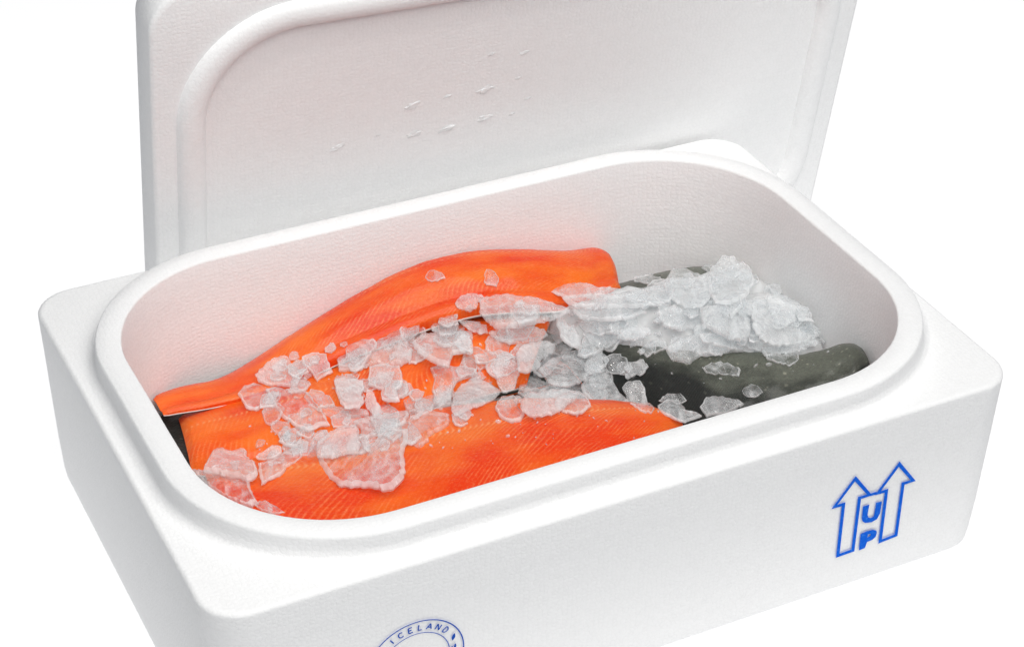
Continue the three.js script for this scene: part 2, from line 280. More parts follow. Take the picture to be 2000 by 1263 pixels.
// loft between two edges traced on the fish, each with its height in the box
function filletGeometry(upper, lower, o) {
  const nu = o.nu ?? 90, nv = o.nv ?? 26, A = curve(upper), B = curve(lower), th = o.thick ?? 0.012, top = [], bot = [], uvT = [];
  for (let i = 0; i <= nu; i++) {
    const u = i / nu, a = A.getPointAt(u), b = B.getPointAt(u), end = Math.pow(clamp(1 - Math.pow(Math.abs(2 * u - 1), o.endPow ?? 14)), 0.5), tk = th * mix(o.tail ?? 0.35, 1, smooth(u, 0, 0.45)) ;
    const rowT = [], rowB = [];
    for (let j = 0; j <= nv; j++) {
      const v = j / nv, p = a.clone().lerp(b, v), prof = Math.pow(clamp(Math.sin(Math.PI * v)), 0.5);
      const lump = 0.0016 * fbm(p.x * 30 + (o.s ?? 0), p.z * 30, 5, 3) + (o.lump ?? 0) * fbm(p.x * 60, p.z * 60, o.s ?? 0, 3);
      const bulge = (o.bulge ?? 0.005) * (o.profile ? o.profile(u, v) : prof);
      const crown = tk * (1 - (1 - prof) * (o.round ?? 0.55)) * end;
      const t = p.clone(); t.y += bulge + lump - tk * 0.5 + crown * 0.5; const q = p.clone(); q.y += bulge * 0.8 + lump - tk * 0.5 - crown * 0.5;
      const out = (v - 0.5) * (o.flare ?? 0.02) * (1 - prof); const dir = b.clone().sub(a).setY(0); t.addScaledVector(dir, out); q.addScaledVector(dir, out);
      keepIn(t, 0.0018); keepIn(q, 0.0018); rowT.push(t); rowB.push(q);
    }
    top.push(rowT); bot.push(rowB);
  }
  const build = (rows, flip, uvs) => {
    const pos = [], uv = [], idx = [], w = rows[0].length;
    rows.forEach((r, i) => r.forEach((p, j) => { pos.push(p.x, p.y, p.z); uv.push(i / (rows.length - 1), uvs ? uvs(j) : j / (w - 1)); }));
    for (let i = 0; i + 1 < rows.length; i++) for (let j = 0; j + 1 < w; j++) { const a = i * w + j, b = a + 1, c = a + w, d = c + 1; flip ? idx.push(a, b, c, b, d, c) : idx.push(a, c, b, b, c, d); }
    const g = new THREE.BufferGeometry(); g.setAttribute('position', new THREE.Float32BufferAttribute(pos, 3)); g.setAttribute('uv', new THREE.Float32BufferAttribute(uv, 2)); g.setIndex(idx); g.computeVertexNormals(); return g;
  };
  // upper shell: the top and the cut sides; lower shell: the underside
  const sideN = 4, share = o.share ?? 0.86;
  const shellT = top.map((r, i) => { const L = [], Rr = []; for (let k = 0; k < sideN; k++) { L.push(bot[i][0].clone().lerp(r[0], 1 - share * (1 - k / sideN))); Rr.push(r[nv].clone().lerp(bot[i][nv], share * (k + 1) / sideN)); } return [...L, ...r, ...Rr]; });
  const W = nv + 2 * sideN;
  const shellB = bot.map((r, i) => { const e = shellT[i], grow = (p, q) => p.clone().add(p.clone().sub(q).setLength(o.lip ?? 0.0006)); return [e[0], grow(r[0], r[1]), ...r.slice(1, nv), grow(r[nv], r[nv - 1]), e[W]]; });
  const fans = (rows) => [rows[0], rows[rows.length - 1]].map((r, k) => { const c = V(0, 0, 0); r.forEach((p) => c.addScaledVector(p, 1 / r.length)); return [r, r.map(() => c.clone()), k]; });
  const T = [build(shellT, true, (j) => clamp((j - sideN) / nv))];
  const loopEnd = (i) => { const up = shellT[i], dn = shellB[i].slice().reverse(); const m = up.map((p, j) => dn[Math.min(dn.length - 1, Math.round(j / (up.length - 1) * (dn.length - 1)))].clone()); return [up, m.reverse().map((_, j) => m[m.length - 1 - j])]; };
  for (const i of [0, nu]) { // end caps between the top row and the bottom row
    const up = shellT[i], dn = up.map((_, j) => { const t = j / (up.length - 1) * (shellB[i].length - 1), k = Math.floor(t), f = t - k; return shellB[i][k].clone().lerp(shellB[i][Math.min(k + 1, shellB[i].length - 1)], f); });
    T.push(build(i ? [up, dn] : [dn, up], true));
  }
  return { flesh: mergeGeometries(T), under: build(shellB, false) };
}
const DS = THREE.DoubleSide, solids = [];                                        // what ice can rest on
function fillet(key, name, label, upper, lower, topMat, underMat, o, parts) {
  const g = group(name), q = filletGeometry(upper, lower, o);
  tag(g, label, 'fish');
  for (const o of [mesh(parts[0], q.flesh, topMat, g), mesh(parts[1], q.under, underMat, g)]) { o.userData.carries = key; solids.push(o); } return g;
}
const orange = ['flesh', 'skin'];
// dark-skinned lower layer, glimpsed through gaps
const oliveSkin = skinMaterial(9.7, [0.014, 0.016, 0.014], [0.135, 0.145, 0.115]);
const midFlesh = fleshMaterial(14.9, 0.27, { pins: 0.45, red: 0.35, slant: 0.5 });
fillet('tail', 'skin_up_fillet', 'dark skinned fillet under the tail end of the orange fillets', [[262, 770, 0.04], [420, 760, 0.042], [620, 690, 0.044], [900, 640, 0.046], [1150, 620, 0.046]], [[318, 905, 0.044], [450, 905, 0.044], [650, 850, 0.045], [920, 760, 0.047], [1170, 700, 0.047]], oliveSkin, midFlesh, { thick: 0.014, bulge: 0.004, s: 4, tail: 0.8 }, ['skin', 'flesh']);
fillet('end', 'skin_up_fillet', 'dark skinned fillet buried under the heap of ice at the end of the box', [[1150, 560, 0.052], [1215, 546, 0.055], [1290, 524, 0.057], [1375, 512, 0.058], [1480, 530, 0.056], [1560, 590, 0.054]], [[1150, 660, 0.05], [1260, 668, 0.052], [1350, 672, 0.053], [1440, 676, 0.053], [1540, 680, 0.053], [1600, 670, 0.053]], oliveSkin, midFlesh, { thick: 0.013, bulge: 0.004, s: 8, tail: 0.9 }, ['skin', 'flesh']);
// front fillet, along the near rim
fillet('front', 'orange_fillet', 'orange fillet along the printed front wall of the box', [[395, 905, 0.048], [480, 890, 0.051], [600, 862, 0.054], [720, 826, 0.057], [850, 790, 0.06], [1000, 772, 0.061], [1150, 772, 0.059], [1270, 790, 0.054], [1335, 822, 0.049]], [[420, 1010, 0.052], [520, 1060, 0.054], [640, 1085, 0.056], [780, 1075, 0.058], [920, 1035, 0.058], [1060, 985, 0.057], [1190, 930, 0.054], [1290, 880, 0.05], [1345, 845, 0.047]], fleshMaterial(5.3, 0.3, { pins: 0.3, red: 0.35, slant: 0.9, below: 0.4 }), underSkin, { thick: 0.015, bulge: 0.006, s: 2.2, tail: 0.6, nv: 34 }, orange);
// middle fillet, half under the ice
fillet('middle', 'orange_fillet', 'orange fillet in the middle, covered with ice chips', [[346, 802, 0.05], [440, 776, 0.053], [540, 740, 0.056], [640, 712, 0.057], [740, 664, 0.059], [840, 628, 0.06], [950, 606, 0.061], [1080, 606, 0.059]], [[372, 905, 0.05], [460, 898, 0.054], [560, 878, 0.056], [660, 846, 0.058], [760, 806, 0.058], [860, 770, 0.057], [950, 742, 0.055], [1030, 730, 0.053]], midFlesh, underSkin, { thick: 0.013, bulge: 0.005, s: 6.1, tail: 0.9 }, orange);
// olive fillet, skin up
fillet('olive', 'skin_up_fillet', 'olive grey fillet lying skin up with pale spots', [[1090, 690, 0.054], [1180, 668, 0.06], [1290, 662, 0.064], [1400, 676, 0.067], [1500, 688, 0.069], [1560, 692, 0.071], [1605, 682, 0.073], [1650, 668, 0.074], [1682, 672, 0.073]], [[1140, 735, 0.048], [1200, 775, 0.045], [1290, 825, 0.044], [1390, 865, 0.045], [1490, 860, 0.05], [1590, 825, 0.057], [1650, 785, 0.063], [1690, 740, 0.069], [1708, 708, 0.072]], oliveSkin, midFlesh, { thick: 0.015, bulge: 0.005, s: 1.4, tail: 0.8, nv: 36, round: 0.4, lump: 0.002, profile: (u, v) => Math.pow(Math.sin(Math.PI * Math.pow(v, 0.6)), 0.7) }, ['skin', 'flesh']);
// top fillet against the back wall
fillet('top', 'orange_fillet', 'long bright orange fillet draped along the back wall on top of the others', [[291, 775, 0.056], [345, 757, 0.055], [420, 740, 0.054], [500, 698, 0.055], [570, 650, 0.062], [640, 606, 0.07], [700, 569, 0.077], [770, 532, 0.082], [850, 502, 0.0845], [920, 488, 0.083], [1000, 484, 0.079], [1100, 488, 0.072], [1165, 484, 0.067], [1190, 494, 0.065]], [[318, 806, 0.057], [400, 789, 0.058], [500, 764, 0.061], [570, 735, 0.063], [650, 694, 0.066], [720, 664, 0.069], [790, 636, 0.072], [850, 614, 0.074], [920, 596, 0.0745], [1000, 588, 0.073], [1080, 586, 0.07], [1160, 574, 0.066], [1214, 550, 0.062]], fleshMaterial(22.4, 0.31, { pins: 0.2, red: 0.5, slant: 1.5, edge: 0.4 }), underSkin, { thick: 0.0095, bulge: 0.006, s: 0.3, tail: 0.28, endPow: 40, nu: 120, nv: 40, lip: 0.0009, round: 0.4, profile: (u, v) => Math.pow(Math.sin(Math.PI * clamp(v / 0.8, 0, 1)), 0.7) * mix(0.5, 1, smooth(u, 0.1, 0.4)) + 0.18 * smooth(v, 0.74, 0.86) * (1 - smooth(v, 0.93, 1)) }, orange);

// ------------------------------------------------------------------ ice
// packed crushed ice under and between the fish
function mound(outline, y, dome, s) {
  const P = outline.map(([a, b, h]) => atY(a, b, h ?? y)), c = V(0, 0, 0); P.forEach((q) => c.addScaledVector(q, 1 / P.length));
  const loop = new THREE.CatmullRomCurve3(P, true), n = 96, m = 26, pos = [], idx = [], uv = [];
  for (let k = 0; k <= m; k++) for (let i = 0; i <= n; i++) {
    const t = k / m, e = loop.getPoint(i / n % 1), p = c.clone().lerp(e, t); p.y = mix(y, e.y, t * t) + dome * (1 - Math.pow(t, 2.2)) - 0.012 * Math.pow(t, 8);
    p.y += 0.011 * fbm(p.x * 75 + s, p.z * 75, s, 4); keepIn(p, 0.0015); pos.push(p.x, p.y, p.z); uv.push(p.x, p.z);
  }
  for (let k = 0; k < m; k++) for (let i = 0; i < n; i++) { const a = k * (n + 1) + i, b = a + 1, cc = a + n + 1, d = cc + 1; idx.push(a, b, cc, b, d, cc); }
  const g = new THREE.BufferGeometry(); g.setAttribute('position', new THREE.Float32BufferAttribute(pos, 3)); g.setAttribute('uv', new THREE.Float32BufferAttribute(uv, 2)); g.setIndex(idx); g.computeVertexNormals(); return g;
}
const slush = new THREE.MeshPhysicalMaterial({ color: new THREE.Color().setRGB(0.975, 0.985, 0.99), roughness: 0.25, transmission: 0.35, ior: 1.31, thickness: 0, bumpMap: frost, bumpScale: 0.0002 }); slush.name = 'packed_ice';
{
  const bed = new THREE.PlaneGeometry(2, 2, 60, 40), p = bed.attributes.position, uv = bed.attributes.uv;
  for (let i = 0; i < p.count; i++) { const a = p.getX(i), b = p.getY(i), q = keepIn(V(a * AI * 1.05, 0.036, -b * BI * 1.05), 0.002); p.setXYZ(i, q.x, 0.037 + 0.004 * fbm(q.x * 70, q.z * 70, 2, 3) - 0.01 * smooth(-q.z, 0.05, 0.1), q.z); uv.setXY(i, q.x, q.z); }
  bed.computeVertexNormals();
  const o = tag(mesh('ice_bed', bed, slush), 'packed crushed ice filling the box below the fish', 'ice', null, 'stuff'); o.userData.carries = 'bed'; solids.push(o);
  const h = tag(mesh('ice_heap', mound([[1080, 590, 0.066], [1200, 562, 0.066], [1310, 545, 0.066], [1400, 526, 0.066], [1480, 524, 0.064], [1545, 565, 0.062], [1600, 620, 0.061], [1615, 662, 0.063], [1530, 686, 0.07], [1400, 690, 0.07], [1280, 672, 0.069], [1160, 648, 0.067], [1090, 624, 0.066]], 0.068, 0.008, 3.7), slush), 'packed heap of grey white crushed ice between orange and olive fillets', 'ice', null, 'stuff'); h.userData.carries = 'heap'; solids.push(h);
}
scene.updateMatrixWorld(true);
for (const o of solids) { o.geometry.boundsTree = new MeshBVH(o.geometry); o.raycast = acceleratedRaycast; }
const caster = new THREE.Raycaster(); caster.firstHitOnly = true;
let under = ''; const hit = (px, py) => { caster.set(camera.position, rayDir(px, py)); const q = caster.intersectObjects(solids, false)[0]; under = q?.object.userData.carries; return q?.point; };
// an ice chip from its outline in the photograph; it lies on what is beneath it
function chip(pts, o = {}) {
  const n = pts.length; let cx = 0, cy = 0, A = 0;
  for (let i = 0; i < n; i++) { const [a, b] = pts[i], [c, d] = pts[(i + 1) % n], w = a * d - c * b; A += w; cx += (a + c) * w; cy += (b + d) * w; } cx /= 3 * A; cy /= 3 * A;
  const c0 = hit(cx, cy), carries = under; if (!c0) return null;
  const size = Math.sqrt(Math.abs(A / 2)) * 0.000262, hs = [c0];
  for (const [x, y] of pts) for (const k of [0.5, 0.85]) { const q = hit(mix(cx, x, k), mix(cy, y, k)); if (q && q.distanceTo(c0) < size * 1.8) hs.push(q); }
  // plane through the hits: y = a x + b z + c
  const m = V(0, 0, 0); hs.forEach((q) => m.addScaledVector(q, 1 / hs.length)); let xx = 1e-6, xz = 0, zz = 1e-6, xy = 0, zy = 0;
  hs.forEach((q) => { const x = q.x - m.x, z = q.z - m.z, y = q.y - m.y; xx += x * x; xz += x * z; zz += z * z; xy += x * y; zy += z * y; });
  const det = xx * zz - xz * xz || 1e-9, loose = carries === 'heap' ? 0.75 : 0.34, ga = clamp((xy * zz - zy * xz) / det, -0.6, 0.6) * 0.8 + (rnd() - 0.5) * loose, gb = clamp((zy * xx - xy * xz) / det, -0.6, 0.6) * 0.8 + (rnd() - 0.5) * loose;
  const nrm = V(-ga, 1, -gb).normalize(); for (let k = 0; k < 20 && nrm.dot(rayDir(cx, cy)) > -0.42; k++) nrm.add(V(0, 0.12, 0)).normalize();   // no chip stands on edge
  const th = (o.t ?? clamp(size * (0.1 + 0.1 * rnd()), 0.0012, 0.0036)), resid = hs.map((q) => q.clone().sub(m).dot(nrm)).sort((a, b) => a - b), base = m.clone().addScaledVector(nrm, resid[Math.floor(resid.length * 0.72)] + th * 0.3 + (o.lift ?? 0));
  const onPlane = (x, y) => { const d = rayDir(x, y); return camera.position.clone().addScaledVector(d, base.clone().sub(camera.position).dot(nrm) / d.dot(nrm)); };
  const C = onPlane(cx, cy), ex = V(1, 0, 0).addScaledVector(nrm, -nrm.x).normalize(), ez = new THREE.Vector3().crossVectors(nrm, ex).negate();
  // outline, subdivided and chipped
  const s = rnd() * 100, out = [];
  for (let i = 0; i < n; i++) { const a = pts[i], b = pts[(i + 1) % n], l = Math.hypot(b[0] - a[0], b[1] - a[1]), k = Math.max(1, Math.round(l / 6));
    for (let j = 0; j < k; j++) { const x = mix(a[0], b[0], j / k), y = mix(a[1], b[1], j / k), w = j ? 1.0 : 0; out.push(onPlane(x + 4.2 * w * N.noise(x * 0.19, y * 0.19, s), y + 4.2 * w * N.noise(y * 0.19, x * 0.19, s + 9))); } }
  const M = out.length, pos = [], uv = [], idx = [], rings = [[1, -0.35, 0], [1.02, 0.05, 0], [0.985, 0.34, 0.3], [0.9, 0.5, 0.8], [0.72, 0.58, 1], [0.48, 0.62, 1], [0.24, 0.64, 1]];
  const rise = (p, h, w) => h * th * (1 + 0.0) + w * th * (0.9 * fbm(p.x * 110 + s, p.y * 110, p.z * 110, 3) + 0.5 * Math.abs(N.noise(p.x * 260, s, p.z * 260)));
  for (const [k, h, w] of rings) out.forEach((q) => { const p = C.clone().lerp(q, k); p.addScaledVector(nrm, rise(p, h, w)); if (p.y < RY) keepIn(p, 0.0012); pos.push(p.x, p.y, p.z); const d = p.clone().sub(C); uv.push(d.dot(ex) + s * 0.01, d.dot(ez) + h * th); });
  for (let k = 0; k + 1 < rings.length; k++) for (let i = 0; i < M; i++) { const a = k * M + i, b = k * M + (i + 1) % M, c = a + M, d = b + M; idx.push(a, b, c, b, d, c); }
  const addCap = (k, h, flip) => { const id = pos.length / 3, p = C.clone(); p.addScaledVector(nrm, rise(p, h, flip ? 0 : 1)); pos.push(p.x, p.y, p.z); uv.push(s * 0.01, 0); for (let i = 0; i < M; i++) { const a = k * M + i, b = k * M + (i + 1) % M; flip ? idx.push(id, b, a) : idx.push(id, a, b); } };
  addCap(rings.length - 1, 0.66, false); addCap(0, -0.35, true);
  let g = new THREE.BufferGeometry(); g.setAttribute('position', new THREE.Float32BufferAttribute(pos, 3)); g.setAttribute('uv', new THREE.Float32BufferAttribute(uv, 2)); g.setIndex(idx);
  // make faces look outwards
  const f = g.index.array; let vol = 0; for (let i = 0; i < f.length; i += 3) { const [a, b, c] = [0, 1, 2].map((k) => V(pos[f[i + k] * 3] - C.x, pos[f[i + k] * 3 + 1] - C.y, pos[f[i + k] * 3 + 2] - C.z)); vol += a.dot(b.cross(c)); }
  if (vol < 0) for (let i = 0; i < f.length; i += 3) { const t = f[i]; f[i] = f[i + 1]; f[i + 1] = t; }
  g = creased(g, 0.75); g.clearGroups(); g.addGroup(0, 18 * M, 0); g.addGroup(18 * M, Infinity, 1); g.groups[1].count = g.attributes.position.count - 18 * M;   // rough broken edge, smoother faces
  return { g, carries, size };
}
const X = (ox, oy, k, z = 0) => (list) => list.map(([x, y]) => [ox + x / k, oy + y / k]);
const c1 = X(200, 640, 3.158), c2 = X(600, 640, 3.158), c3 = X(1000, 640, 3.158), c5 = X(800, 430, 4), c6 = X(1200, 430, 3.333);
// [outline, set, material, options]
const chips = [];
const A_ = 'over', B_ = 'heap', D_ = 'olive';
const put = (set, mat, pts, o) => chips.push([pts, set, mat, o]);
// left part, on the orange fillets
put(A_, 2, c1([[560, 880], [620, 890], [700, 900], [800, 920], [880, 930], [905, 945], [910, 1000], [960, 1080], [900, 1100], [800, 1060], [690, 1000], [620, 950]]));
put(A_, 2, c1([[935, 1090], [1000, 1065], [1080, 1110], [1130, 1145], [1050, 1150], [980, 1125]]));
put(A_, 1, c1([[640, 840], [680, 770], [720, 755], [800, 770], [850, 750], [890, 770], [885, 800], [940, 840], [955, 900], [920, 935], [870, 930], [780, 905], [700, 890], [625, 880]]), { lift: 0.002 });
put(A_, 1, c1([[945, 800], [1000, 760], [1050, 725], [1100, 735], [1105, 770], [1060, 800], [1000, 815], [960, 812]]), { lift: 0.002 });
put(A_, 2, c1([[960, 840], [1060, 810], [1120, 770], [1230, 715], [1240, 760], [1220, 810], [1180, 840], [1130, 860], [1110, 900], [1050, 930], [980, 965], [970, 900]]));
put(A_, 2, c1([[835, 410], [870, 365], [930, 345], [1000, 360], [1030, 400], [1020, 470], [960, 505], [890, 495], [860, 450]]));
put(A_, 1, c1([[940, 290], [1000, 230], [1060, 185], [1140, 180], [1160, 220], [1220, 270], [1215, 320], [1180, 370], [1100, 355], [1010, 350], [960, 330]]), { lift: 0.001 });
put(A_, 2, c1([[1010, 380], [1060, 370], [1140, 380], [1200, 370], [1260, 400], [1330, 480], [1370, 540], [1400, 600], [1330, 610], [1270, 640], [1180, 600], [1120, 560], [1070, 500], [1040, 440]]));
put(A_, 1, c1([[1230, 180], [1290, 155], [1380, 165], [1400, 220], [1420, 275], [1370, 300], [1325, 335], [1300, 290], [1260, 240], [1235, 225]]), { lift: 0.001 });
put(A_, 0, c2([[165, 325], [200, 315], [300, 320], [345, 330], [350, 380], [330, 420], [350, 460], [320, 495], [230, 495], [200, 450], [175, 390]]), { lift: 0.003 });
put(A_, 1, c2([[245, 110], [330, 80], [420, 80], [430, 100], [380, 180], [330, 260], [270, 265], [195, 265], [190, 230], [240, 180]]), { lift: 0.001 });
put(A_, 1, c2([[430, 90], [560, 20], [690, -10], [680, 30], [610, 70], [650, 140], [640, 190], [580, 230], [500, 240], [430, 220], [360, 240], [400, 160]]), { lift: 0.002 });
put(A_, 1, c2([[385, 240], [480, 225], [570, 240], [585, 310], [580, 360], [550, 380], [570, 450], [500, 455], [460, 440], [455, 380], [375, 350], [380, 300]]), { lift: 0.003 });
put(A_, 0, c2([[365, 375], [410, 400], [440, 470], [465, 520], [410, 548], [370, 500], [350, 450], [360, 430]]), { lift: 0.004 });
put(A_, 1, c2([[65, 500], [130, 480], [200, 490], [240, 500], [320, 500], [370, 510], [380, 540], [300, 550], [200, 555], [140, 555], [80, 525]]));
put(A_, 2, c2([[20, 380], [100, 400], [150, 440], [170, 480], [90, 490], [60, 510], [20, 480], [-20, 430]]));
put(A_, 1, c2([[285, 585], [400, 545], [520, 540], [620, 520], [625, 550], [590, 600], [520, 640], [440, 650], [380, 680], [310, 690], [330, 640], [320, 610]]), { lift: 0.001 });
put(A_, 0, c2([[60, 715], [110, 680], [200, 620], [300, 605], [320, 640], [310, 670], [330, 720], [310, 765], [230, 770], [150, 800], [60, 790]]), { lift: 0.0035 });
put(A_, 2, c2([[65, 800], [150, 800], [240, 775], [330, 770], [400, 720], [480, 660], [550, 630], [615, 630], [615, 690], [590, 770], [600, 830], [595, 920], [530, 990], [480, 1000], [400, 980], [300, 975], [190, 970], [120, 900], [80, 850]]), { t: 0.0032 });
put(A_, 2, c2([[630, 560], [670, 540], [700, 520], [780, 520], [875, 540], [870, 600], [800, 640], [740, 670], [750, 700], [690, 740], [640, 720], [600, 700], [620, 640]]));
put(A_, 1, c2([[590, 450], [640, 430], [720, 440], [780, 480], [770, 520], [680, 530], [610, 500]]));
put(A_, 1, c2([[0, 790], [30, 700], [60, 640], [120, 630], [140, 660], [80, 700], [60, 760], [65, 840], [0, 850]]));
put(A_, 1, c2([[650, 90], [700, 50], [800, 40], [900, 30], [980, 30], [1010, 60], [1000, 130], [1020, 150], [960, 150], [900, 160], [870, 240], [800, 220], [730, 180], [680, 150]]), { lift: 0.002 });
put(A_, 0, c2([[900, 90], [950, 40], [1000, 50], [1020, 100], [1020, 150], [950, 145]]), { lift: 0.006 });
put(A_, 1, c2([[760, 250], [830, 225], [900, 245], [980, 240], [1040, 260], [1050, 290], [980, 300], [920, 340], [880, 420], [890, 480], [830, 500], [780, 470], [770, 380], [785, 320]]));
put(A_, 0, c2([[900, 420], [950, 350], [1040, 305], [1090, 330], [1130, 350], [1190, 390], [1160, 430], [1080, 475], [980, 510], [910, 540], [890, 510]]), { lift: 0.004 });
put(A_, 1, c2([[1100, 225], [1150, 190], [1240, 180], [1300, 220], [1310, 290], [1290, 340], [1280, 380], [1210, 400], [1180, 360], [1170, 320], [1140, 300], [1110, 270]]), { lift: 0.003 });
put(A_, 0, c2([[1310, 120], [1370, 95], [1470, 80], [1530, 110], [1520, 160], [1440, 200], [1430, 250], [1370, 275], [1310, 270], [1300, 220], [1290, 160]]), { lift: 0.006 });
put(A_, 1, c2([[1430, 260], [1480, 210], [1579, 170], [1700, 200], [1740, 250], [1720, 320], [1640, 350], [1579, 360], [1490, 340]]), { lift: 0.005 });
put(A_, 1, c2([[1310, 300], [1400, 285], [1440, 320], [1490, 370], [1440, 390], [1340, 395], [1305, 380]]));
put(A_, 2, c2([[1160, 490], [1200, 430], [1270, 420], [1300, 450], [1300, 500], [1340, 540], [1320, 570], [1250, 580], [1190, 550]]));
put(A_, 0, c2([[1310, 450], [1380, 400], [1470, 390], [1579, 385], [1680, 400], [1660, 430], [1600, 480], [1560, 510], [1450, 545], [1370, 540], [1320, 500]]), { lift: 0.002 });
put(A_, 1, c2([[1030, 170], [1100, 150], [1200, 140], [1290, 180], [1250, 195], [1150, 200], [1080, 220], [1040, 215]]), { lift: 0.002 });
put(A_, 1, c3([[430, 350], [470, 300], [550, 285], [620, 330], [650, 380], [720, 460], [680, 490], [570, 505], [510, 470], [440, 410]]), { lift: 0.003 });
put(A_, 1, c3([[680, 370], [720, 330], [790, 325], [820, 370], [830, 430], [845, 470], [760, 490], [710, 450], [700, 410]]), { lift: 0.003 });
put(A_, 2, c3([[730, 465], [850, 470], [880, 500], [860, 530], [790, 510]]));
// on the olive and dark skin
put(D_, 1, c3([[300, 180], [350, 150], [430, 130], [560, 150], [565, 240], [550, 275], [470, 290], [450, 240], [400, 200]]), { lift: 0.002 });
put(D_, 2, c3([[570, 180], [650, 160], [710, 190], [725, 260], [670, 290], [580, 280]]));
put(D_, 1, c3([[900, 480], [950, 445], [1030, 450], [1080, 520], [1170, 545], [1070, 585], [980, 550], [920, 520]]), { lift: 0.003 });
put(D_, 2, c3([[905, 450], [960, 405], [1040, 405], [1080, 450], [1040, 470], [960, 460]]));
put(D_, 1, c3([[1160, 490], [1200, 430], [1260, 425], [1400, 445], [1430, 470], [1320, 530], [1200, 550], [1175, 515]]), { lift: 0.002 });
put(D_, 2, c3([[1420, 390], [1470, 350], [1520, 360], [1550, 400], [1500, 430], [1440, 420]]));
put(D_, 2, c3([[1180, 250], [1230, 215], [1330, 215], [1410, 260], [1400, 300], [1290, 290], [1200, 280]]));
put(D_, 2, c6([[990, 880], [1080, 870], [1200, 880], [1210, 910], [1150, 945], [1060, 930], [1000, 910]]));
put(D_, 1, c6([[330, 830], [420, 780], [560, 730], [680, 740], [800, 800], [840, 850], [720, 860], [580, 870], [480, 930], [380, 910]]), { lift: 0.001 });
// upper middle, on the top fillet and beside it
put(A_, 2, c5([[120, 450], [140, 410], [190, 390], [250, 410], [280, 450], [220, 475], [140, 470]]));
put(A_, 2, c5([[580, 430], [600, 385], [650, 395], [680, 430], [695, 480], [680, 520], [600, 505], [580, 480]]));
put(A_, 1, c5([[355, 650], [400, 590], [450, 575], [560, 580], [580, 600], [530, 640], [520, 690], [430, 700], [370, 680]]), { lift: 0.001 });
put(A_, 1, c5([[545, 630], [650, 600], [780, 590], [870, 610], [960, 610], [1060, 640], [1200, 680], [1250, 710], [1160, 750], [1130, 770], [1000, 790], [860, 830], [660, 835], [620, 790], [550, 720]]), { lift: 0.004 });
put(A_, 1, c5([[380, 780], [480, 790], [600, 820], [610, 880], [560, 890], [480, 860], [420, 820]]), { lift: 0.002 });
put(A_, 2, c5([[290, 820], [330, 770], [400, 800], [430, 850], [380, 880], [310, 870]]));
put(A_, 1, c5([[620, 880], [700, 850], [780, 860], [900, 830], [1050, 850], [1080, 900], [1000, 950], [880, 960], [780, 970], [680, 930]]), { lift: 0.002 });
put(A_, 0, c5([[1130, 740], [1190, 770], [1230, 830], [1290, 850], [1340, 930], [1340, 1000], [1260, 980], [1200, 930], [1160, 830]]), { lift: 0.006 });
put(B_, 1, c5([[1110, 560], [1220, 490], [1330, 490], [1500, 530], [1640, 540], [1700, 560], [1560, 590], [1400, 590], [1200, 600]]), { lift: 0.001 });
put(B_, 1, c5([[1200, 610], [1400, 595], [1600, 590], [1800, 560], [1900, 600], [1990, 650], [1800, 670], [1600, 680], [1400, 680], [1250, 660]]), { lift: 0.002 });
put(B_, 1, c5([[1280, 700], [1440, 680], [1650, 690], [1800, 680], [1850, 720], [1700, 770], [1500, 780], [1330, 760]]), { lift: 0.002 });
put(B_, 1, c5([[1300, 790], [1450, 800], [1560, 820], [1600, 870], [1500, 900], [1380, 880]]), { lift: 0.002 });
put(B_, 0, c5([[1650, 870], [1750, 830], [1870, 840], [1890, 890], [1780, 930], [1680, 940], [1620, 920]]), { lift: 0.004 });
put(B_, 1, c5([[1350, 880], [1500, 910], [1600, 880], [1620, 940], [1540, 1000], [1420, 970]]), { lift: 0.002 });
// the heap
put(B_, 1, c6([[60, 348], [140, 305], [220, 280], [262, 290], [220, 322], [140, 350]]), { lift: 0.001 });
put(B_, 1, c6([[370, 330], [390, 310], [470, 315], [520, 350], [600, 365], [640, 430], [620, 510], [560, 570], [460, 570], [380, 520], [320, 430]]), { lift: 0.003 });
put(B_, 1, c6([[610, 370], [700, 350], [760, 300], [840, 275], [890, 320], [910, 400], [880, 470], [840, 510], [760, 550], [660, 540], [620, 460]]), { lift: 0.004 });
put(B_, 0, c6([[770, 275], [850, 262], [940, 300], [1060, 370], [1100, 430], [1080, 490], [980, 450], [900, 370]]), { lift: 0.001 });
put(B_, 1, c6([[1010, 440], [1090, 480], [1220, 550], [1280, 600], [1300, 660], [1200, 650], [1140, 560], [1060, 500]]));
put(B_, 0, c6([[1000, 490], [1080, 500], [1180, 570], [1185, 650], [1120, 695], [1050, 660], [1000, 580]]), { lift: 0.005 });
put(B_, 0, c6([[560, 580], [660, 560], [740, 580], [800, 560], [880, 620], [890, 720], [860, 780], [760, 770], [660, 720], [580, 690]]), { lift: 0.004 });
put(B_, 0, c6([[900, 560], [980, 580], [1040, 660], [1110, 700], [1200, 720], [1290, 760], [1260, 800], [1140, 815], [1040, 815], [950, 770], [910, 700]]), { lift: 0.003 });
put(B_, 1, c6([[1110, 700], [1200, 640], [1300, 670], [1330, 740], [1440, 780], [1360, 800], [1290, 770], [1200, 720]]));
put(B_, 1, c6([[300, 540], [450, 580], [560, 600], [560, 690], [420, 720], [320, 680], [280, 600]]), { lift: 0.003 });
put(B_, 1, c6([[860, 800], [910, 730], [980, 800], [960, 850], [880, 840]]), { lift: 0.002 });
put(B_, 1, c6([[30, 720], [120, 690], [220, 730], [180, 770], [80, 780]]), { lift: 0.003 });
put(B_, 2, c6([[140, 365], [220, 352], [300, 370], [330, 420], [200, 412], [130, 400]]), { lift: 0.001 });
put(B_, 2, c6([[570, 310], [600, 288], [650, 300], [690, 335], [620, 350]]), { lift: 0.001 });
